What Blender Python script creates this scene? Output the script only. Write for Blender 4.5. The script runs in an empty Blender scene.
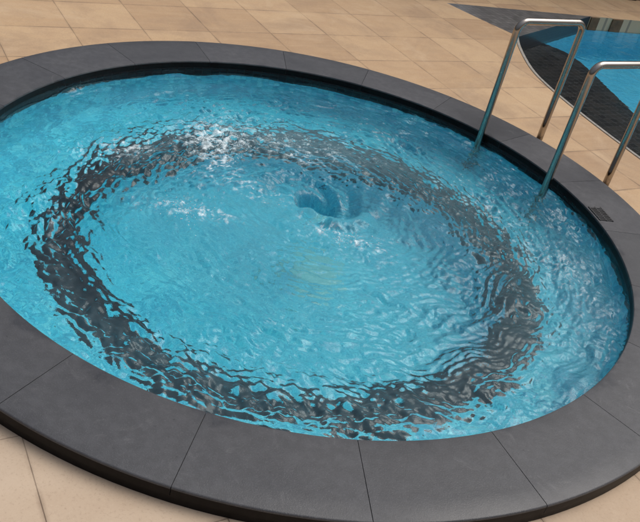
import bpy, bmesh, math, random
import numpy as np
from mathutils import Matrix, Vector
from mathutils.geometry import tessellate_polygon

random.seed(7)
rng = np.random.default_rng(11)
C = bpy.context.scene.collection
S = bpy.context.scene

# ------------------------------------------------------------------ camera
CAM_POS = (0.1132, -3.1150, 1.70)
PITCH, ROLL, FPX = math.radians(33.12), math.radians(13.98), 809.06
fwd = Vector((0, math.cos(PITCH), -math.sin(PITCH)))
rt = Vector((1, 0, 0)); up = Vector((0, math.sin(PITCH), math.cos(PITCH)))
rt2 = math.cos(ROLL) * rt + math.sin(ROLL) * up
up2 = -math.sin(ROLL) * rt + math.cos(ROLL) * up
cd = bpy.data.cameras.new('camera')
cam = bpy.data.objects.new('camera', cd); C.objects.link(cam)
M = Matrix((rt2, up2, -fwd)).transposed().to_4x4()
M.translation = CAM_POS
cam.matrix_world = M
cd.sensor_fit = 'HORIZONTAL'; cd.sensor_width = 36.0; cd.lens = FPX / 640 * 36.0
cd.clip_start = 0.05; cd.clip_end = 500
S.camera = cam

# ------------------------------------------------------------------ sky and light (bright overcast)
SUN_EL, SUN_AZ = math.radians(58), math.radians(62)     # azimuth measured from +Y towards +X
w = bpy.data.worlds.new('World'); S.world = w; w.use_nodes = True
nt = w.node_tree; nt.nodes.clear()
sky = nt.nodes.new('ShaderNodeTexSky'); sky.sky_type = 'NISHITA'; sky.sun_disc = False
sky.sun_elevation = SUN_EL; sky.sun_rotation = SUN_AZ
sky.air_density = 1.0; sky.dust_density = 6.0; sky.ozone_density = 1.0
hs = nt.nodes.new('ShaderNodeHueSaturation'); hs.inputs['Saturation'].default_value = 0.5
bg = nt.nodes.new('ShaderNodeBackground'); bg.inputs['Strength'].default_value = 0.092
wo = nt.nodes.new('ShaderNodeOutputWorld')
# overcast sky: three times brighter overhead than at the horizon
tc = nt.nodes.new('ShaderNodeTexCoord'); sx = nt.nodes.new('ShaderNodeSeparateXYZ'); nt.links.new(tc.outputs['Generated'], sx.inputs[0])
mr = nt.nodes.new('ShaderNodeMapRange'); mr.inputs['From Min'].default_value = 0.0; mr.inputs['From Max'].default_value = 0.95
mr.inputs['To Min'].default_value = 0.16; mr.inputs['To Max'].default_value = 1.85
nt.links.new(sx.outputs['Z'], mr.inputs['Value'])
vm = nt.nodes.new('ShaderNodeVectorMath'); vm.operation = 'SCALE'
nt.links.new(sky.outputs[0], hs.inputs['Color']); nt.links.new(hs.outputs[0], vm.inputs[0]); nt.links.new(mr.outputs[0], vm.inputs['Scale'])
nt.links.new(vm.outputs[0], bg.inputs['Color'])
nt.links.new(bg.outputs[0], wo.inputs['Surface'])

sl = bpy.data.lights.new('sun', 'SUN'); sl.energy = 0.98; sl.angle = math.radians(50); sl.color = (1.0, 0.97, 0.93)
sun = bpy.data.objects.new('sun', sl); C.objects.link(sun)
sd = Vector((math.sin(SUN_AZ) * math.cos(SUN_EL), math.cos(SUN_AZ) * math.cos(SUN_EL), math.sin(SUN_EL)))
sun.rotation_euler = sd.to_track_quat('Z', 'Y').to_euler(); sun.location = sd * 20

S.view_settings.view_transform = 'Standard'; S.view_settings.look = 'None'
S.view_settings.gamma = 1.0; S.view_settings.use_curve_mapping = False
S.view_settings.exposure = 0.0
S.cycles.use_denoising = True
S.cycles.max_bounces = 12; S.cycles.transmission_bounces = 10; S.cycles.diffuse_bounces = 5
S.cycles.caustics_refractive = True; S.cycles.caustics_reflective = True
S.cycles.blur_glossy = 0.6; S.cycles.sample_clamp_indirect = 8

# ------------------------------------------------------------------ helpers
def tag(o, label=None, cat=None, group=None, kind=None):
    for k, v in (('label', label), ('category', cat), ('group', group), ('kind', kind)):
        if v: o[k] = v
    return o

def link(name, me, mats=(), parent=None, smooth=True):
    for m in (mats if isinstance(mats, (list, tuple)) else [mats]): me.materials.append(m)
    if smooth:
        for p in me.polygons: p.use_smooth = True
    o = bpy.data.objects.new(name, me); C.objects.link(o)
    if parent: o.parent = parent
    return o

def empty(name, loc=(0, 0, 0)):
    o = bpy.data.objects.new(name, None); C.objects.link(o); o.location = loc
    o.empty_display_size = 0.2
    return o

def mesh(name, v, f):
    me = bpy.data.meshes.new(name); me.from_pydata([tuple(p) for p in v], [], [tuple(q) for q in f]); me.update()
    return me

def lathe(name, prof, n=192, a0=0.0, a1=None):
    """revolve the (r, z) profile round the Z axis; a partial sweep when a1 is given"""
    full = a1 is None
    m = n if full else n + 1
    v, f = [], []
    for i in range(m):
        a = (2 * math.pi * i / n) if full else a0 + (a1 - a0) * i / n
        for r, z in prof: v.append((r * math.cos(a), r * math.sin(a), z))
    k = len(prof)
    for i in range(n):
        j = (i + 1) % m
        for q in range(k - 1):
            f.append((i * k + q, j * k + q, j * k + q + 1, i * k + q + 1))
    return mesh(name, v, f)

def recalc(me):
    bm = bmesh.new(); bm.from_mesh(me); bmesh.ops.recalc_face_normals(bm, faces=bm.faces); bm.to_mesh(me); bm.free()
    return me

def poly_sheet(name, loops, z, flip=False):
    pts = [Vector((x, y, 0)) for l in loops for x, y in l]
    tris = tessellate_polygon([[Vector((x, y, 0)) for x, y in l] for l in loops])
    me = mesh(name, [(p.x, p.y, z) for p in pts], tris)
    bm = bmesh.new(); bm.from_mesh(me)
    bmesh.ops.triangulate(bm, faces=bm.faces)
    for fc in bm.faces:
        fc.normal_update()
        if fc.normal.z < 0: fc.normal_flip()
    bm.to_mesh(me); bm.free()
    return me

def smooth_curve(pts, n):
    """Catmull-Rom through pts"""
    P = [pts[0]] + list(pts) + [pts[-1]]
    out = []
    for i in range(1, len(P) - 2):
        p0, p1, p2, p3 = [np.array(q, float) for q in P[i - 1:i + 3]]
        for k in range(n):
            t = k / n
            out.append(tuple(0.5 * ((2 * p1) + (-p0 + p2) * t + (2 * p0 - 5 * p1 + 4 * p2 - p3) * t * t + (-p0 + 3 * p1 - 3 * p2 + p3) * t ** 3)))
    out.append(tuple(pts[-1]))
    return out

def offset_curve(c, d):
    c = np.array(c); t = np.gradient(c, axis=0); t /= np.linalg.norm(t, axis=1, keepdims=True)
    return c + d * np.stack([-t[:, 1], t[:, 0]], 1)

def tube(name, path, rad, n=20, cap=True):
    P = [Vector(p) for p in path]
    v, f = [], []
    t0 = (P[1] - P[0]).normalized()
    ref = Vector((0, 0, 1)) if abs(t0.z) < 0.9 else Vector((1, 0, 0))
    nrm = (ref - t0 * ref.dot(t0)).normalized()
    prev = t0
    for i, p in enumerate(P):
        t = (P[min(i + 1, len(P) - 1)] - P[max(i - 1, 0)]).normalized()
        ax = prev.cross(t)
        if ax.length > 1e-6:
            nrm = Matrix.Rotation(prev.angle(t), 3, ax.normalized()) @ nrm
        prev = t
        b = t.cross(nrm)
        for k in range(n):
            a = 2 * math.pi * k / n
            v.append(p + rad * (math.cos(a) * nrm + math.sin(a) * b))
    for i in range(len(P) - 1):
        for k in range(n):
            q = (k + 1) % n
            f.append((i * n + k, i * n + q, (i + 1) * n + q, (i + 1) * n + k))
    if cap:
        f.append(tuple(range(n))[::-1]); f.append(tuple(range((len(P) - 1) * n, len(P) * n)))
    return mesh(name, v, f)

# ------------------------------------------------------------------ materials
class N:
    def __init__(s, name):
        s.m = bpy.data.materials.new(name); s.m.use_nodes = True
        s.t = s.m.node_tree; s.t.nodes.clear()
        s.out = s.t.nodes.new('ShaderNodeOutputMaterial')
    def n(s, typ, inp=None, **kw):
        d = s.t.nodes.new(typ)
        for k, v in kw.items(): setattr(d, k, v)
        for k, v in (inp or {}).items(): s.put(d.inputs[k], v)
        return d
    def put(s, sock, v):
        if hasattr(v, 'is_output') or isinstance(v, bpy.types.NodeSocket): s.t.links.new(v, sock)
        elif isinstance(v, tuple) and len(v) == 3 and sock.type == 'RGBA': sock.default_value = (*v, 1)
        else: sock.default_value = v
    def math(s, op, a, b=0.0, c=None):
        d = s.n('ShaderNodeMath', operation=op); s.put(d.inputs[0], a); s.put(d.inputs[1], b)
        if c is not None: s.put(d.inputs[2], c)
        return d.outputs[0]
    def noise(s, vec, scale, detail=3, rough=0.5, dist=0.0):
        d = s.n('ShaderNodeTexNoise', {'Scale': scale, 'Detail': detail, 'Roughness': rough, 'Distortion': dist})
        if vec is not None: s.put(d.inputs['Vector'], vec)
        return d.outputs[0]
    def ramp(s, fac, stops):
        d = s.n('ShaderNodeValToRGB'); e = d.color_ramp.elements
        while len(e) < len(stops): e.new(0.5)
        for q, (p, c) in zip(e, stops):
            q.position = p; q.color = (*c, 1) if isinstance(c, tuple) else (c, c, c, 1)
        s.put(d.inputs[0], fac); return d.outputs[0]
    def mix(s, fac, a, b, mode='MIX'):
        d = s.n('ShaderNodeMix', data_type='RGBA', blend_type=mode)
        s.put(d.inputs[0], fac); s.put(d.inputs[6], a); s.put(d.inputs[7], b); return d.outputs[2]
    def bump(s, h, strength, dist=0.01):
        return s.n('ShaderNodeBump', {'Height': h, 'Strength': strength, 'Distance': dist}).outputs[0]
    def bsdf(s, color, rough, normal=None, metallic=0.0, spec=0.5):
        d = s.n('ShaderNodeBsdfPrincipled', {'Base Color': color, 'Roughness': rough, 'Metallic': metallic, 'Specular IOR Level': spec})
        if normal is not None: s.put(d.inputs['Normal'], normal)
        s.t.links.new(d.outputs[0], s.out.inputs['Surface']); return d
    def pos(s): return s.n('ShaderNodeNewGeometry').outputs['Position']
    def obj(s): return s.n('ShaderNodeTexCoord').outputs['Object']

TILE_ANG = math.radians(35.5)
def deck_material():
    s = N('sandstone_deck_tiles'); p = s.pos()
    mp = s.n('ShaderNodeMapping', {'Rotation': (0, 0, -TILE_ANG)}, vector_type='POINT'); s.put(mp.inputs['Vector'], p)
    sh = s.n('ShaderNodeVectorMath', operation='ADD'); s.put(sh.inputs[0], mp.outputs[0]); sh.inputs[1].default_value = (0.098 + 43.4, 0.99 + 43.5, 0)
    br = s.n('ShaderNodeTexBrick', {'Color1': (0.0, 0.0, 0.0), 'Color2': (1, 1, 1), 'Mortar': (0.5, 0.5, 0.5), 'Scale': 1.0,
             'Mortar Size': 0.0018, 'Mortar Smooth': 0.35, 'Bias': 0.0, 'Brick Width': 0.434, 'Row Height': 0.435}, offset=0.0, squash=1.0)
    s.put(br.inputs['Vector'], sh.outputs[0])
    tilev = br.outputs[0]; joint = br.outputs[1]
    # bands of sediment along each tile, mottling, fine grain
    st = s.n('ShaderNodeMapping', {'Scale': (3.0, 22.0, 1.0)}); s.put(st.inputs['Vector'], sh.outputs[0])
    band = s.noise(st.outputs[0], 1.0, 4, 0.6, 0.4)
    mot = s.noise(p, 5.0, 5, 0.6); grain = s.noise(p, 160.0, 2, 0.6)
    big = s.noise(p, 0.9, 2, 0.5)
    c = s.ramp(tilev, [(0.0, (0.39, 0.252, 0.142)), (0.35, (0.46, 0.305, 0.172)), (0.7, (0.535, 0.37, 0.215)), (1.0, (0.44, 0.288, 0.163))])
    c = s.mix(s.ramp(band, [(0.35, 0.0), (0.75, 0.55)]), c, (0.50, 0.355, 0.22))
    c = s.mix(s.ramp(mot, [(0.40, 0.0), (0.72, 0.35)]), c, (0.36, 0.235, 0.15))
    c = s.mix(s.ramp(grain, [(0.35, 0.20), (0.55, 0.0)]), c, (0.29, 0.20, 0.13))
    pit = s.noise(p, 130.0, 4, 0.75)
    stain = s.noise(p, 1.7, 5, 0.7, 0.5)
    c = s.mix(s.ramp(stain, [(0.48, 0.0), (0.70, 0.6)]), c, (0.28, 0.19, 0.125))
    c = s.mix(s.ramp(s.noise(p, 2.3, 4, 0.65, 0.8), [(0.55, 0.0), (0.75, 0.5)]), c, (0.56, 0.42, 0.28))
    # the flags turn paler and greyer towards the near side
    sep = s.n('ShaderNodeSeparateXYZ'); s.put(sep.inputs[0], p)
    near_pale = s.n('ShaderNodeMapRange', {'From Min': 0.6, 'From Max': -1.4, 'To Min': 0.0, 'To Max': 0.85})
    s.put(near_pale.inputs['Value'], s.math('ADD', sep.outputs[1], s.math('MULTIPLY', big, 0.8)))
    c = s.mix(near_pale.outputs[0], c, s.mix(s.ramp(mot, [(0.35, 0.0), (0.7, 0.7)]), (0.52, 0.415, 0.315), (0.455, 0.35, 0.255)))
    b2 = s.n('ShaderNodeTexBrick', {'Scale': 1.0, 'Mortar Size': 0.014, 'Mortar Smooth': 1.0, 'Bias': 0.0, 'Brick Width': 0.434, 'Row Height': 0.435}, offset=0.0, squash=1.0)
    s.put(b2.inputs['Vector'], sh.outputs[0])
    c = s.mix(s.math('MULTIPLY', b2.outputs[1], s.ramp(mot, [(0.4, 0.0), (0.7, 0.6)])), c, (0.17, 0.112, 0.075))
    c = s.mix(s.ramp(pit, [(0.33, 0.35), (0.44, 0.0)]), c, (0.27, 0.19, 0.13))
    c = s.mix(s.ramp(pit, [(0.56, 0.0), (0.70, 0.22)]), c, (0.60, 0.50, 0.38))
    c = s.mix(s.math('MULTIPLY', joint, s.ramp(mot, [(0.35, 0.45), (0.6, 0.8)])), c, (0.12, 0.08, 0.055))
    hgt = s.math('ADD', s.math('MULTIPLY', s.math('SUBTRACT', 1.0, joint), 1.0), s.math('MULTIPLY', mot, 0.25))
    s.bsdf(c, s.ramp(mot, [(0.3, 0.62), (0.7, 0.8)]), s.bump(s.math('ADD', hgt, s.math('MULTIPLY', grain, 0.08)), 0.5, 0.004), spec=0.35)
    return s.m

def slate_material():
    s = N('flamed_slate'); p = s.pos()
    a = s.noise(p, 3.0, 4, 0.55); b = s.noise(p, 26.0, 4, 0.65); g = s.noise(p, 260.0, 2, 0.6)
    inf = s.n('ShaderNodeObjectInfo').outputs['Random']
    c = s.ramp(inf, [(0.0, (0.042, 0.044, 0.049)), (1.0, (0.070, 0.071, 0.078))])
    c = s.mix(s.ramp(a, [(0.35, 0.0), (0.7, 0.55)]), c, (0.088, 0.090, 0.098))
    c = s.mix(s.ramp(b, [(0.42, 0.5), (0.62, 0.0)]), c, (0.040, 0.041, 0.045))
    c = s.mix(s.ramp(g, [(0.55, 0.0), (0.75, 0.35)]), c, (0.16, 0.16, 0.17))
    # limescale drips and dull scuffs
    c = s.mix(s.ramp(s.noise(p, 9.0, 6, 0.75, 1.0), [(0.60, 0.0), (0.74, 0.5)]), c, (0.15, 0.15, 0.155))
    c = s.mix(s.ramp(s.noise(p, 48.0, 2, 0.5), [(0.70, 0.0), (0.76, 0.55)]), c, (0.022, 0.022, 0.026))
    h = s.math('ADD', s.math('MULTIPLY', b, 0.7), s.math('MULTIPLY', g, 0.35))
    # splashed water darkens the inner rim in an uneven band
    sp_ = s.n('ShaderNodeSeparateXYZ'); s.put(sp_.inputs[0], p)
    rr = s.math('SQRT', s.math('ADD', s.math('POWER', sp_.outputs[0], 2.0), s.math('POWER', sp_.outputs[1], 2.0)))
    wn = s.noise(p, 4.5, 4, 0.65)
    wr = s.n('ShaderNodeMapRange', {'From Min': 0.0, 'From Max': 0.03, 'To Min': 0.0, 'To Max': 1.0})
    s.put(wr.inputs['Value'], s.math('SUBTRACT', s.math('MULTIPLY', s.math('SUBTRACT', wn, 0.48), 0.32), s.math('SUBTRACT', rr, 1.43)))
    wet = wr.outputs[0]
    c = s.mix(wet, c, s.mix(1.0, c, (0.75, 0.76, 0.78), 'MULTIPLY'))
    s.bsdf(c, s.math('SUBTRACT', s.ramp(a, [(0.3, 0.42), (0.7, 0.60)]), s.math('MULTIPLY', wet, 0.18)), s.bump(h, 0.35, 0.004), spec=0.5)
    return s.m

def dark_material(name, base, rough, scale=40.0, spec=0.5):
    s = N(name); p = s.pos(); a = s.noise(p, scale, 3, 0.6)
    c = s.ramp(a, [(0.3, tuple(0.7 * x for x in base)), (0.7, tuple(1.4 * x for x in base))])
    s.bsdf(c, rough, s.bump(a, 0.15, 0.003), spec=spec); return s.m

def mosaic_material(name, cols, grout, size, rough=0.25):
    """small square glass mosaic, each tessera its own tone"""
    s = N(name); uv = s.n('ShaderNodeUVMap').outputs[0]
    br = s.n('ShaderNodeTexBrick', {'Color1': (0, 0, 0), 'Color2': (1, 1, 1), 'Mortar': (0.5, 0.5, 0.5), 'Scale': 1.0, 'Mortar Size': size * 0.05,
             'Mortar Smooth': 0.2, 'Bias': 0.0, 'Brick Width': size, 'Row Height': size}, offset=0.0)
    s.put(br.inputs['Vector'], uv)
    k = len(cols)
    c = s.ramp(br.outputs[0], [(i / (k - 1), q) for i, q in enumerate(cols)])
    n = s.noise(s.pos(), 2.5, 3, 0.6)
    c = s.mix(s.ramp(n, [(0.35, 0.0), (0.75, 0.3)]), c, cols[0])
    c = s.mix(br.outputs[1], c, grout)
    s.bsdf(c, rough, s.bump(s.math('SUBTRACT', 1.0, br.outputs[1]), 0.3, 0.002)); return s.m

def steel_material():
    s = N('brushed_steel'); p = s.obj()
    mp = s.n('ShaderNodeMapping', {'Scale': (400, 400, 8)}); s.put(mp.inputs['Vector'], p)
    g = s.noise(mp.outputs[0], 1.0, 2, 0.5); sm = s.noise(p, 9.0, 3, 0.6)
    s.bsdf((0.40, 0.36, 0.32), s.math('ADD', s.math('MULTIPLY', g, 0.10), s.math('MULTIPLY', sm, 0.36)), None, metallic=1.0); return s.m

def water_material(name, bump_scale, bump_str, foamy):
    s = N(name); p = s.pos()
    b1 = s.noise(p, bump_scale, 3, 0.6, 0.6)
    nrm = s.bump(b1, bump_str, 0.01)
    gl = s.n('ShaderNodeBsdfGlass', {'Color': (0.94, 1.0, 1.0), 'Roughness': 0.0, 'IOR': 1.333, 'Normal': nrm})
    sh = gl.outputs[0]
    if foamy:
        at = s.n('ShaderNodeAttribute', attribute_name='foam').outputs['Fac']
        mk = s.n('ShaderNodeAttribute', attribute_name='milk').outputs['Fac']
        df = s.n('ShaderNodeBsdfDiffuse', {'Color': (0.34, 0.68, 0.79), 'Normal': nrm})
        tr = s.n('ShaderNodeBsdfTranslucent', {'Color': (0.34, 0.68, 0.79), 'Normal': nrm})
        mm = s.n('ShaderNodeMixShader', {0: 0.4}); s.put(mm.inputs[1], df.outputs[0]); s.put(mm.inputs[2], tr.outputs[0])
        m1 = s.n('ShaderNodeMixShader'); s.put(m1.inputs[0], mk); s.put(m1.inputs[1], sh); s.put(m1.inputs[2], mm.outputs[0])
        # foam: clusters of bubbles
        vo = s.n('ShaderNodeTexVoronoi', {'Scale': 190.0}, feature='F1'); s.put(vo.inputs['Vector'], p)
        fn = s.noise(p, 60.0, 4, 0.7)
        cell = s.math('MULTIPLY', s.math('SUBTRACT', 1.25, s.math('MULTIPLY', vo.outputs[0], 0.9)), s.math('ADD', fn, 0.45))
        ff = s.n('ShaderNodeMath', operation='MULTIPLY', use_clamp=True); s.put(ff.inputs[0], at); s.put(ff.inputs[1], cell)
        fd = s.n('ShaderNodeBsdfPrincipled', {'Base Color': (0.80, 0.87, 0.90), 'Roughness': 0.5, 'Normal': nrm})
        m2 = s.n('ShaderNodeMixShader'); s.put(m2.inputs[0], ff.outputs[0]); s.put(m2.inputs[1], m1.outputs[0]); s.put(m2.inputs[2], fd.outputs[0])
        sh = m2.outputs[0]
    s.t.links.new(sh, s.out.inputs['Surface']); return s.m

M_DECK = deck_material(); M_SLATE = slate_material()
M_EDGE = dark_material('near_black_edge', (0.007, 0.006, 0.006), 0.45, spec=0.15)  # coping sides and plinth, far darker than the slab tops
M_BLACK = mosaic_material('black_waterline_mosaic', [(0.006, 0.007, 0.010), (0.014, 0.016, 0.020), (0.010, 0.010, 0.013)], (0.02, 0.02, 0.022), 0.05, 0.2)
M_RING = mosaic_material('charcoal_mosaic', [(0.005, 0.008, 0.014), (0.012, 0.017, 0.026), (0.008, 0.011, 0.019)], (0.022, 0.028, 0.036), 0.025, 0.3)
M_TURQ = mosaic_material('turquoise_mosaic', [(0.012, 0.34, 0.54), (0.04, 0.57, 0.76), (0.085, 0.74, 0.90), (0.20, 0.85, 0.94)], (0.03, 0.40, 0.58), 0.033, 0.3)
M_BLUE = mosaic_material('blue_pool_mosaic', [(0.05, 0.46, 0.70), (0.09, 0.56, 0.78), (0.15, 0.66, 0.84)], (0.16, 0.58, 0.76), 0.05, 0.3)
M_LEDGE = mosaic_material('dark_ledge_mosaic', [(0.010, 0.010, 0.014), (0.03, 0.028, 0.03), (0.05, 0.042, 0.04), (0.018, 0.018, 0.024)], (0.07, 0.068, 0.07), 0.06, 0.3)
M_GREY = mosaic_material('grey_wet_mosaic', [(0.10, 0.098, 0.096), (0.18, 0.175, 0.17), (0.135, 0.13, 0.13)], (0.06, 0.06, 0.06), 0.05, 0.3)
M_TAN = mosaic_material('tan_wall_tiles', [(0.50, 0.36, 0.22), (0.58, 0.43, 0.28), (0.54, 0.39, 0.25)], (0.3, 0.22, 0.16), 0.3, 0.4)
M_BROWN = dark_material('brown_reflection', (0.15, 0.075, 0.032), 0.5, 20)  # colour of the mirrored posts, put on strips of the far pool wall
M_PALE = dark_material('pale_stone_trim', (0.27, 0.25, 0.22), 0.6, 60)
M_STEEL = steel_material()
M_WATER = water_material('churning_water', 55.0, 0.22, True)
M_POOLW = water_material('calm_water', 7.0, 1.0, False)

def set_uv(me, fn):
    uv = me.uv_layers.new(name='UVMap')
    for l in me.loops:
        uv.data[l.index].uv = fn(me.vertices[l.vertex_index].co)
    return me

def polar_uv(me, rref):
    # arc length at rref against radius+depth; faces straddling the seam are shifted
    uv = me.uv_layers.new(name='UVMap')
    for p in me.polygons:
        A = [math.atan2(me.vertices[i].co.y, me.vertices[i].co.x) for i in p.vertices]
        if max(A) - min(A) > math.pi: A = [a + 2 * math.pi if a < 0 else a for a in A]
        for a, li, vi in zip(A, p.loop_indices, p.vertices):
            c = me.vertices[vi].co
            uv.data[li].uv = (a * rref + 20, math.hypot(c.x, c.y) - c.z + 20)
    return me

# ------------------------------------------------------------------ layout of the two pools
R_IN, R_OUT = 1.430, 1.725            # spa coping
Z_DECK = -0.065; Z_W = -0.074
near = smooth_curve([(1.225, 3.50), (1.225, 3.20), (1.275, 2.76), (1.37, 2.45), (1.53, 2.10), (1.74, 1.71), (2.02, 1.26), (2.45, 0.75), (3.1, 0.2), (4.2, -0.3), (5.6, -0.5)], 10)
def far_line(x): return 3.98 + 0.575 * (x - 0.63)
PC = (2.02, far_line(2.02))           # far end of the wedge's inner side
right_side = smooth_curve([(5.6, -0.5), (7.2, 0.6), (7.9, 3.0), (7.4, far_line(7.4))], 8)[1:]
pool_loop = list(near) + right_side + [(x, far_line(x)) for x in (6.2, 5.0, 4.0, 3.0)] + [PC]
wedge_loop = [(0.63, 3.98), (0.84, 3.80), (1.02, 3.655), (1.225, 3.50), PC]

# ------------------------------------------------------------------ deck
hole = [(1.62 * math.cos(a), 1.62 * math.sin(a)) for a in np.linspace(0, 2 * math.pi, 96, endpoint=False)]
BIG = 120.0
union = list(near) + right_side + [(x, far_line(x)) for x in (6.2, 5.0, 4.0, 3.0)] + [PC, (0.63, 3.98), (0.84, 3.80), (1.02, 3.655)]
deck = link('deck', poly_sheet('deck', [[(-BIG, -BIG), (BIG, -BIG), (BIG, BIG), (-BIG, BIG)], hole[::-1], union[::-1]], Z_DECK), M_DECK, smooth=False)
tag(deck, 'sandstone paved pool deck of tan rectangular flags', 'deck', kind='structure')

# ------------------------------------------------------------------ spa pool
spa = empty('spa_pool')
tag(spa, 'round sunken spa with raised dark slate coping ring and turquoise mosaic inside', 'spa pool')
def coping_stone(a0, a1):
    gap = 0.0011
    g0, g1 = a0 + gap / 1.6, a1 - gap / 1.6
    b = 0.005; t = 0.036
    top = [(R_IN, -t), (R_IN, -b * 1.6)] + [(R_IN + b * (1 - math.cos(q)) , -b * 1.6 + b * 1.6 * math.sin(q)) for q in (0.5, 1.05)] + \
          [(R_IN + 0.009, 0.0)] + [(R_IN + 0.009 + (R_OUT - R_IN - 0.015) * k / 4, 0.0) for k in range(1, 4)] + \
          [(R_OUT - 0.006, 0.0), (R_OUT - 0.0025, -0.0016), (R_OUT - 0.0008, -0.004), (R_OUT, -0.008), (R_OUT, -t), (R_IN, -t)]
    n = 14; k = len(top)
    me = lathe('coping_stone', top, n, g0, g1)
    # end caps
    v = [tuple(q.co) for q in me.vertices]; f = [tuple(p.vertices) for p in me.polygons]
    f.append(tuple(range(k - 1))); f.append(tuple(range(n * k, n * k + k - 1))[::-1])
    me2 = recalc(mesh('coping_stone', v, f))
    bm = bmesh.new(); bm.from_mesh(me2); bmesh.ops.remove_doubles(bm, verts=bm.verts, dist=1e-5)
    bmesh.ops.recalc_face_normals(bm, faces=bm.faces); bm.to_mesh(me2); bm.free()
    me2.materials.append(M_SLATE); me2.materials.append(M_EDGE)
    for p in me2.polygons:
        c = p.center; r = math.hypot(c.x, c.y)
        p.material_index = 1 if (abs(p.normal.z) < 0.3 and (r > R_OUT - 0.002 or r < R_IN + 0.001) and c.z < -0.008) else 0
    me2.polygons.foreach_set('use_smooth', [abs(p.normal.z) < 2 for p in me2.polygons])
    o = bpy.data.objects.new('coping_stone', me2); C.objects.link(o); o.parent = spa
    try:
        me2.set_sharp_from_angle(angle=math.radians(40))
    except Exception: pass
    return o
for i in range(20):
    a = math.radians(-94.0 + 18.0 * i)
    coping_stone(a, a + math.radians(18.0))

link('joint_filler', lathe('joint_filler', [(R_OUT - 0.004, -0.004), (R_IN + 0.006, -0.004)]), dark_material('grey_grout', (0.030, 0.030, 0.032), 0.8), spa, smooth=False)
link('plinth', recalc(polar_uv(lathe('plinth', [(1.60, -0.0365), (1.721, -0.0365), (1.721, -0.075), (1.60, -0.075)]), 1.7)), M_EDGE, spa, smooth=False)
link('waterline_tile', polar_uv(lathe('waterline_tile', [(1.50, -0.0365), (1.445, -0.0365), (1.442, -0.05), (1.442, -0.10)]), 1.44), M_BLACK, spa)
Z_B, Z_F = -0.40, -0.78
R_B0, R_B1 = 0.94, 1.125
link('basin_wall', polar_uv(lathe('basin_wall', [(1.442, -0.10), (1.442, Z_B + 0.03), (1.42, Z_B)]), 1.44), M_TURQ, spa)
link('bench', polar_uv(lathe('bench', [(1.42, Z_B), (1.30, Z_B), (R_B1, Z_B)]), 1.3), M_TURQ, spa)
link('bench_edge', polar_uv(lathe('bench_edge', [(R_B1, Z_B), (R_B0 + 0.012, Z_B), (R_B0 + 0.003, Z_B - 0.004), (R_B0, Z_B - 0.014), (R_B0, Z_B - 0.11)]), 1.05), M_RING, spa)
link('riser', polar_uv(lathe('riser', [(R_B0, Z_B - 0.11), (R_B0, Z_F + 0.03), (R_B0 - 0.03, Z_F)]), 0.9), M_TURQ, spa)
fl = lathe('floor', [(R_B0 - 0.03, Z_F), (0.5, Z_F), (0.12, Z_F - 0.01), (0.001, Z_F - 0.01)], 96)
link('floor', set_uv(fl, lambda c: (c.x + 20, c.y + 20)), M_TURQ, spa)

md = lathe('main_drain', [(0.14, Z_F - 0.008), (0.135, Z_F + 0.004), (0.10, Z_F + 0.010), (0.001, Z_F + 0.012)], 48)
for v_ in md.vertices: v_.co.x += 0.10; v_.co.y += 0.10
link('main_drain', md, dark_material('cream_drain_cover', (0.14, 0.55, 0.58), 0.5, 30), spa)
# small dark overflow grate let into the coping near the handrails
gv, gf = [], []
def sector(r0, r1, a0, a1, z0, z1):
    b0 = len(gv)
    for z in (z0, z1):
        for r_, a_ in ((r0, a0), (r1, a0), (r1, a1), (r0, a1)): gv.append((r_ * math.cos(a_), r_ * math.sin(a_), z))
    for f_ in ((0, 3, 2, 1), (4, 5, 6, 7), (0, 1, 5, 4), (1, 2, 6, 5), (2, 3, 7, 6), (3, 0, 4, 7)): gf.append([b0 + q_ for q_ in f_])
ga0, ga1 = math.radians(17.6), math.radians(22.4); nb = 9
for i in range(nb):
    t0 = ga0 + (ga1 - ga0) * i / nb
    sector(1.448, 1.512, t0, t0 + (ga1 - ga0) / nb * 0.5, 0.0008, 0.004)
for r0 in (1.443, 1.478, 1.512): sector(r0, r0 + 0.005, ga0 - 0.002, ga1, 0.0005, 0.0045)
gr = link('overflow_grate', recalc(mesh('overflow_grate', gv, gf)), dark_material('dark_grate', (0.034, 0.034, 0.036), 0.5), spa, smooth=False)

# ------------------------------------------------------------------ churning water surface
NG = 1024
def band_noise(cyc, width=0.35, seed=0):
    """periodic noise on a unit square, energy round `cyc` cycles, unit rms"""
    r = np.random.default_rng(seed)
    f = np.fft.fftfreq(NG, 1.0 / NG)
    k = np.hypot(*np.meshgrid(f, f)) + 1e-6
    a = np.exp(-(np.log(k / cyc) / width) ** 2)
    z = np.fft.ifft2(a * np.fft.fft2(r.standard_normal((NG, NG)))).real
    return z / z.std()
def samp(img, u, v):
    u = (u * NG) % NG; v = (v * NG) % NG
    i = np.floor(u).astype(int) % NG; j = np.floor(v).astype(int) % NG
    a = u - np.floor(u); b = v - np.floor(v); i1 = (i + 1) % NG; j1 = (j + 1) % NG
    return (img[j, i] * (1 - a) + img[j, i1] * a) * (1 - b) + (img[j1, i] * (1 - a) + img[j1, i1] * a) * b
def sstep(a, b, x):
    t = np.clip((x - a) / (b - a), 0, 1); return t * t * (3 - 2 * t)

B12 = band_noise(9, 0.4, 1); B25 = band_noise(22, 0.4, 2); B50 = band_noise(45, 0.4, 3); B90 = band_noise(95, 0.35, 4); B5 = band_noise(4, 0.5, 5)
VX, VY = 0.03, 0.10

def gauss(X, Y, x, y, sx, sy=None, rot=0.0):
    sy = sy or sx
    c, s_ = math.cos(rot), math.sin(rot); dx, dy = X - x, Y - y
    return np.exp(-((c * dx + s_ * dy) / sx) ** 2 - ((-s_ * dx + c * dy) / sy) ** 2)

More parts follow.
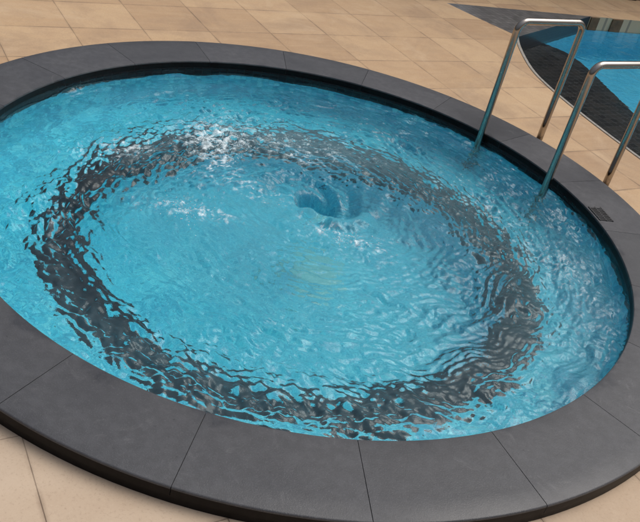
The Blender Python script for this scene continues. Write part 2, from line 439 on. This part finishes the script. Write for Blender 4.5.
def water_fields(X, Y):
    dx, dy = X - VX, Y - VY
    r = np.hypot(dx, dy) + 1e-4; th = np.arctan2(dy, dx)
    R0 = np.hypot(X, Y)
    # swirl: noise carried round the vortex
    al = 1.5 * np.exp(-r / 0.42)
    ca, sa = np.cos(al), np.sin(al)
    u, v = (ca * dx - sa * dy) / 3.0, (sa * dx + ca * dy) / 3.0
    # stretched along the stream
    tu = th / (2 * math.pi) + 0.10 * np.log(r + 0.15); 
    n1 = samp(B12, u, v)
    n2 = samp(B25, u + 0.004 * n1, v)
    n2r = 1 - np.abs(samp(B25, tu * 1.0, r / 2.2 + 0.01 * n1))
    n3 = samp(B50, u + 0.003 * n2, v + 0.003 * n1)
    n3r = 1 - np.abs(samp(B50, tu, r / 2.6 + 0.006 * n2))
    n4 = samp(B90, u + 0.002 * n3, v)
    # how rough: calm lee in the lower middle and at the outer left, choppy at right, behind and over the bench edge
    rough = 0.62 + 0.55 * gauss(X, Y, 1.0, 0.05, 0.5, 0.8) + 0.55 * gauss(X, Y, -0.6, 0.35, 0.35, 0.35) + 0.35 * gauss(X, Y, 0.2, 0.6, 0.5, 0.3) \
        + 0.55 * gauss(X, Y, -0.95, -0.55, 0.16, 0.5, -0.25) + 0.5 * gauss(X, Y, 0.0, -1.22, 0.8, 0.18) + 0.4 * gauss(X, Y, -0.55, -0.28, 0.25, 0.12) \
        + 0.12 * gauss(X, Y, -0.05, -0.5, 0.5, 0.4) - 0.35 * gauss(X, Y, -1.2, 0.1, 0.16, 0.7, -0.2) - 0.3 * gauss(X, Y, -0.6, 1.15, 0.6, 0.14, 0.5)
    rough = np.clip(rough + 0.12 * samp(B5, X / 3, Y / 3), 0.20, 1.5)
    # long swells and streaks drawn out along the spin
    tw = th / (2 * math.pi) + 0.16 * np.log(r + 0.12)
    s1 = samp(B12, tw, r / 0.85 + 0.02 * n1)
    s1r = 1 - np.abs(s1)
    s2r = 1 - np.abs(samp(B25, tw + 0.01 * n1, r / 1.0 + 0.015 * n2))
    s3 = samp(B50, tw + 0.006 * n2, r / 1.1 + 0.01 * n1)
    spin = sstep(0.06, 0.45, r)
    patch = np.clip(0.6 + 0.5 * samp(B5, X / 2.2 + 0.3, Y / 2.2), 0.15, 1.4)
    h = rough * (0.0046 * n1 + spin * (0.0042 * s1r + 0.0021 * s2r) + 0.0010 * s3 + (0.35 + patch) * (0.0022 * n2 + 0.0015 * n2r + 0.0014 * n3 + 0.0014 * n3r + 0.00075 * n4))
    frag = 1.0 * gauss(X, Y, -0.92, -0.45, 0.2, 0.6, -0.2) + 0.9 * gauss(X, Y, -0.1, -1.10, 0.75, 0.18) + 0.8 * gauss(X, Y, -0.55, 0.45, 0.4, 0.22, 0.4)
    h += np.clip(frag, 0, 1.2) * (0.0033 * n2 + 0.0029 * n3 + 0.0013 * n4)
    # the vortex: a crescent hollow, its near lip steep, with spiral arms running in from behind
    px_, py_ = X - 0.025, Y - 0.085
    mx, my = -0.45, -0.893
    pp = px_ * mx + py_ * my; qq = px_ * my - py_ * mx
    pp = pp + 2.2 * qq * qq
    side = np.where(qq > 0, 0.065, 0.115)
    hollow = np.exp(-(np.abs(qq) / side) ** 2) * np.where(pp > 0, 1 - sstep(0.0, 0.06, pp), np.exp(-(pp / 0.085) ** 2))
    hollow = hollow * (1 + 0.10 * n1 + 0.08 * n2 + 0.10 * np.cos(2 * th - 13 * np.log(r + 0.05)) * sstep(0.07, 0.16, r))
    lip = np.exp(-(qq / 0.20) ** 2) * np.exp(-((pp - 0.075) / 0.05) ** 2)
    arm = np.cos(2 * th - 7.0 * np.log(r + 0.10)) * np.exp(-r / 0.40) * sstep(0.04, 0.2, r)
    arm2 = np.cos(3 * th - 10.0 * np.log(r + 0.06) + 0.8 * n1) * np.exp(-((r - 0.22) / 0.2) ** 2)
    h += 0.0110 * arm2
    h += 0.009 * arm - 0.12 * hollow - 0.10 * np.exp(-((X - 0.005) ** 2 + (Y - 0.10) ** 2) / 0.05 ** 2) + (0.012 + 0.004 * n2) * lip - 0.030 * np.exp(-(r / 0.33) ** 2)
    # slop climbing the wall
    h += 0.007 * (rough + 0.25) * samp(B25, np.arctan2(Y, X) / (2 * math.pi), R0 / 3) * sstep(1.30, 1.44, R0)
    # foam and aerated water
    env = 0.10 * sstep(1.33, 1.42, R0) * sstep(-0.2, 0.6, Y) + 1.10 * gauss(X, Y, -0.52, 0.36, 0.13, 0.26, 0.3) + 0.95 * gauss(X, Y, -0.46, -0.26, 0.26, 0.08, 0.1) + 0.85 * gauss(X, Y, 0.18, -0.15, 0.18, 0.07, -0.3) \
        + 0.75 * gauss(X, Y, -0.88, 0.12, 0.28, 0.13, 0.9) + 0.75 * gauss(X, Y, -0.15, 0.55, 0.50, 0.18, 0.1) + 0.55 * gauss(X, Y, 0.85, 0.40, 0.16, 0.55, 0.6) \
        + 0.42 * gauss(X, Y, 1.22, -0.1, 0.17, 0.6) + 0.42 * gauss(X, Y, -0.88, -0.65, 0.12, 0.4, 0.4) + 0.35 * gauss(X, Y, 0.5, -0.4, 0.4, 0.4) + 0.55 * gauss(X, Y, -0.2, 0.05, 0.35, 0.14) \
        + 0.35 * gauss(X, Y, 0.0, -1.15, 0.8, 0.12)
    trail = np.clip(1 - np.abs(samp(B12, tw + 0.02 * n2, r / 0.8 + 0.03 * n2)) * 2.2, 0, 1)
    wisp = np.clip(1 - np.abs(samp(B25, tw + 0.012 * n3, r / 0.9 + 0.02 * n3)) * 2.0, 0, 1)
    lace = 0.70 * trail + 0.60 * wisp + 0.22 * n3 + 0.12 * n4
    foam = np.clip(0.92 * env * (0.25 + 1.45 * np.clip(lace, 0, 1.4)) - 0.48, 0, 0.95)
    milk = np.clip(0.05 + 0.08 * gauss(X, Y, 0.1, -0.35, 0.6, 0.45) + 0.16 * gauss(X, Y, -0.1, 0.62, 0.7, 0.2) + 0.14 * gauss(X, Y, 1.2, -0.3, 0.2, 0.6) + 0.12 * gauss(X, Y, 0.55, 0.15, 0.3, 0.3)
                   - 0.08 * gauss(X, Y, -0.9, -0.5, 0.2, 0.6) + 0.22 * env * (0.3 + 1.0 * lace), 0.0, 0.6) * (1 - 0.9 * hollow)
    ringm = sstep(0.80, 0.90, R0) * (1 - sstep(1.12, 1.22, R0)) * sstep(0.3, -0.3, X)
    milk = milk * (1 - 0.85 * ringm * (1 - np.clip(env, 0, 1)))
    return h, foam, milk

step = 0.0055; n = int(2 * 1.445 / step) + 1
ax = np.linspace(-1.442, 1.442, n)
GX, GY = np.meshgrid(ax, ax)
inside = np.hypot(GX, GY) <= 1.4405
H, FO, MI = water_fields(GX, GY)
idx = -np.ones(inside.shape, int); idx[inside] = np.arange(inside.sum())
V = np.stack([GX[inside], GY[inside], Z_W + H[inside]], 1)
q = np.stack([idx[:-1, :-1], idx[:-1, 1:], idx[1:, 1:], idx[1:, :-1]], -1).reshape(-1, 4)
q = q[(q >= 0).all(1)]
wm = bpy.data.meshes.new('water')
wm.vertices.add(len(V)); wm.vertices.foreach_set('co', V.ravel())
wm.loops.add(q.size); wm.loops.foreach_set('vertex_index', q.ravel())
wm.polygons.add(len(q)); wm.polygons.foreach_set('loop_start', np.arange(0, q.size, 4)); wm.polygons.foreach_set('loop_total', np.full(len(q), 4))
wm.polygons.foreach_set('use_smooth', np.ones(len(q), bool))
wm.update(calc_edges=True); wm.validate()
for nm, A in (('foam', FO), ('milk', MI)):
    at = wm.attributes.new(nm, 'FLOAT', 'POINT'); at.data.foreach_set('value', A[inside].astype(np.float32))
wo_ = link('water', wm, M_WATER, smooth=False)
tag(wo_, 'churning turquoise water swirling to a vortex in the round spa', 'water', kind='structure')

# ------------------------------------------------------------------ swimming pool behind
pool = empty('swimming_pool', (3.0, 3.0, Z_DECK))
tag(pool, 'blue swimming pool with curved edge and grey tiled corner beyond the handrails', 'swimming pool')
def pchild(name, me, m, smooth=False):
    o = link(name, me, m, None, smooth); o.parent = pool; o.matrix_parent_inverse = Matrix.Translation((-3.0, -3.0, -Z_DECK)); return o
ZPW = -0.185
xy_uv = lambda c: (c.x * 0.81 + c.y * 0.58 + 20, -c.x * 0.58 + c.y * 0.81 + 20 + c.z)
def wall_strip(name, curve, z0, z1):
    v, f = [], []; L = 0; us = []
    for i, (x, y) in enumerate(curve):
        if i: L += math.hypot(x - curve[i - 1][0], y - curve[i - 1][1])
        v += [(x, y, z0), (x, y, z1)]; us += [(L, z0 + 20), (L, z1 + 20)]
    for i in range(len(curve) - 1): f.append((2 * i, 2 * i + 1, 2 * i + 3, 2 * i + 2))
    me = mesh(name, v, f); uv = me.uv_layers.new(name='UVMap')
    for l in me.loops: uv.data[l.index].uv = us[l.vertex_index]
    return me
pchild('corner_apron', set_uv(poly_sheet('corner_apron', [wedge_loop], Z_DECK), xy_uv), M_GREY)
pchild('pool_wall', wall_strip('pool_wall', list(near) + right_side, Z_DECK, -1.3), M_RING)
end = [PC, (1.225, 3.50)]
pchild('end_wall', wall_strip('end_wall', end, Z_DECK, -0.285), M_RING)
pchild('end_wall', wall_strip('end_wall', end, -0.285, -1.3), M_BLUE)
farc = [(7.4, far_line(7.4)), PC]
pchild('far_wall', wall_strip('far_wall', farc, Z_DECK, -0.22), M_TAN)
pchild('deep_wall', wall_strip('deep_wall', farc, -0.22, -1.3), M_BLUE)
pchild('pool_floor', set_uv(poly_sheet('pool_floor', [pool_loop], -1.2), xy_uv), M_BLUE)
nz = -0.27; k = len(near)
off = [tuple(p) for p in offset_curve(near, 0.64)]
ledge_in = smooth_curve([(1.545, 4.017), (1.74, 3.90), (1.87, 3.62), (1.98, 3.22), (2.10, 2.78)] + [off[i_] for i_ in range(46, k, 6)] + [off[-1]], 6)
pchild('ledge', set_uv(poly_sheet('ledge', [list(near) + ledge_in[::-1]], nz), xy_uv), M_LEDGE)
pchild('ledge_riser', wall_strip('ledge_riser', ledge_in, nz, -1.2), M_BLUE)
# pale trim along the curved edge
to = offset_curve(near, -0.022)
tv = [(x, y, Z_DECK + 0.004) for x, y in near] + [(x, y, Z_DECK + 0.004) for x, y in to] + [(x, y, Z_DECK - 0.02) for x, y in near]
tf = [(i, k + i, k + i + 1, i + 1) for i in range(k - 1)] + [(i, i + 1, 2 * k + i + 1, 2 * k + i) for i in range(k - 1)]
pchild('edge_trim', mesh('edge_trim', tv, tf), M_PALE)
# reflections of the brown posts, built as brown strips on the far wall
d = Vector((1, 0.575, 0)).normalized(); nin = Vector((d.y, -d.x, 0))
for t0, wd in ((2.03, 0.10), (2.26, 0.13), (2.62, 0.12), (2.98, 0.12), (3.4, 0.12), (3.9, 0.12), (4.5, 0.12)):
    a = Vector((t0, far_line(t0), 0)); b = a + d * wd
    v = []
    for z in (Z_DECK - 0.006, -0.215):
        for p_, o_ in ((a, 0.0), (b, 0.0), (b, 0.012), (a, 0.012)):
            c_ = p_ + nin * o_; v.append((c_.x, c_.y, z))
    pchild('post_reflection', recalc(mesh('post_reflection', v, [(0, 1, 2, 3), (4, 5, 6, 7), (0, 1, 5, 4), (1, 2, 6, 5), (2, 3, 7, 6), (3, 0, 4, 7)])), M_BROWN)
pw = link('water', poly_sheet('pool_water', [[(x, y) for x, y in pool_loop]], ZPW), M_POOLW, smooth=False)
tag(pw, 'calm blue water of the swimming pool beyond the handrails', 'water', kind='structure')

# ------------------------------------------------------------------ timber pavilion behind the swimming pool
PA = Vector((2.60, 5.90, 0)); pdn = Vector((d.y, -d.x, 0))        # front corner post seen at the top edge; pdn points to the pool
pav = empty('pavilion', (PA.x, PA.y, Z_DECK))
tag(pav, 'brown timber pavilion past the swimming pool, only a post foot in view', 'pavilion')
def box_on(name, t0, t1, w0, w1, z0, z1, m):
    v = []
    for z in (z0, z1):
        for t, w_ in ((t0, w0), (t1, w0), (t1, w1), (t0, w1)):
            c_ = PA + d * t - pdn * w_; v.append((c_.x, c_.y, z))
    me = recalc(mesh(name, v, [(0, 3, 2, 1), (4, 5, 6, 7), (0, 1, 5, 4), (1, 2, 6, 5), (2, 3, 7, 6), (3, 0, 4, 7)]))
    bm = bmesh.new(); bm.from_mesh(me); bmesh.ops.bevel(bm, geom=bm.edges[:], offset=0.006, segments=1, affect='EDGES'); bm.to_mesh(me); bm.free()
    o = link(name, me, m, None, False); o.parent = pav; o.matrix_parent_inverse = Matrix.Translation(-pav.location); return o
def plank_material(name, a, b, width):
    s = N(name); p = s.pos()
    along = s.math('ADD', s.math('MULTIPLY', s.n('ShaderNodeSeparateXYZ', {0: p}).outputs[0], d.x), s.math('MULTIPLY', s.n('ShaderNodeSeparateXYZ', {0: p}).outputs[1], d.y))
    f = s.math('FRACT', s.math('DIVIDE', along, width))
    mp = s.n('ShaderNodeMapping', {'Scale': (30, 30, 2)}); s.put(mp.inputs['Vector'], p)
    g = s.noise(mp.outputs[0], 1.0, 4, 0.6)
    c = s.ramp(g, [(0.3, a), (0.7, b)])
    gap = s.math('LESS_THAN', f, 0.06)
    c = s.mix(gap, c, (0.01, 0.007, 0.005))
    s.bsdf(c, 0.6, s.bump(s.math('SUBTRACT', g, gap), 0.4, 0.004)); return s.m
M_PLANK = plank_material('dark_planks', (0.035, 0.02, 0.012), (0.07, 0.042, 0.025), 0.14)
M_POST = plank_material('brown_posts', (0.12, 0.062, 0.03), (0.20, 0.11, 0.055), 5.0)
box_on('floor_slab', -1.6, 6.0, 0.02, 2.6, Z_DECK + 0.001, Z_DECK + 0.03, M_PALE)
for t in (0.0, 1.2, 2.4, 3.6, 4.8):
    box_on('post', t, t + 0.12, -0.0, 0.12, Z_DECK + 0.001, 2.9, M_POST)
box_on('back_wall', -1.55, 5.9, 0.45, 0.53, Z_DECK + 0.031, 2.88, M_PLANK)
box_on('roof', -1.9, 6.3, -0.30, 2.8, 2.902, 3.05, M_PLANK)

# ------------------------------------------------------------------ handrails
def handrail(front, back, zt, label):
    root_loc = Vector((back[0], back[1], Z_DECK))
    f_ = Vector((front[0], front[1], 0)); b_ = Vector((back[0], back[1], 0))
    dr = (b_ - f_).normalized(); rb = 0.055
    path = []
    z = -0.39
    for q_ in np.linspace(-0.40, zt - rb, 8): path.append(f_ + Vector((0, 0, q_)))
    for a in np.linspace(0, math.pi / 2, 9)[1:]:
        path.append(f_ + dr * rb * (1 - math.cos(a)) + Vector((0, 0, zt - rb + rb * math.sin(a))))
    for a in np.linspace(0, math.pi / 2, 9):
        path.append(b_ - dr * rb * (1 - math.sin(a)) + Vector((0, 0, zt - rb + rb * math.cos(a))))
    for q_ in np.linspace(zt - rb, Z_DECK, 8)[1:]: path.append(b_ + Vector((0, 0, q_)))
    me = tube('handrail', [p - root_loc for p in path], 0.0188, 24)
    o = link('handrail', me, M_STEEL, None); o.location = root_loc
    tag(o, label, 'handrail', 'steel handrails at the edge of the spa')
handrail((0.812, 1.144), (1.197, 1.445), 0.64, 'steel tube handrail farther from the camera, its whole arch in view')
handrail((1.144, 0.719), (1.520, 1.000), 0.635, 'steel tube handrail nearer the camera, its arch cut off by the right picture edge')

# ------------------------------------------------------------------ splashes
dv, df_ = [], []
ico = bmesh.new(); bmesh.ops.create_icosphere(ico, subdivisions=1, radius=1.0)
iv = np.array([v.co[:] for v in ico.verts]); fi = [[v.index for v in f.verts] for f in ico.faces]; ico.free()
spots = [(-0.51, 0.37, 0.13, 300, 0.07), (-0.48, -0.28, 0.13, 60, 0.015), (-0.85, 0.12, 0.16, 60, 0.015), (0.19, -0.18, 0.1, 40, 0.01), (1.05, 0.2, 0.3, 50, 0.01), (-0.1, 0.6, 0.35, 90, 0.02)]
for x, y, s_, cnt, hz in spots:
    for _ in range(cnt):
        px, py = x + rng.normal() * s_ * 0.6, y + rng.normal() * s_ * 0.6
        if math.hypot(px, py) > 1.38: continue
        h0 = float(water_fields(np.array([px]), np.array([py]))[0][0])
        rd = float(rng.uniform(0.0009, 0.0026)); pz = Z_W + h0 + abs(rng.normal()) * hz * 0.6 + rd * 0.3
        b0 = len(dv)
        sc = np.array([rd, rd, rd * rng.uniform(0.8, 1.8)])
        dv += [tuple(q_) for q_ in iv * sc + np.array([px, py, pz])]
        df_ += [[b0 + i for i in f] for f in fi]
sp = N('splash_water'); sp.bsdf((0.78, 0.86, 0.88), 0.15)
so = link('splash_drops', mesh('splash_drops', dv, df_), sp.m)
tag(so, 'white splash drops flying off the churning spa water', 'splash', kind='stuff')
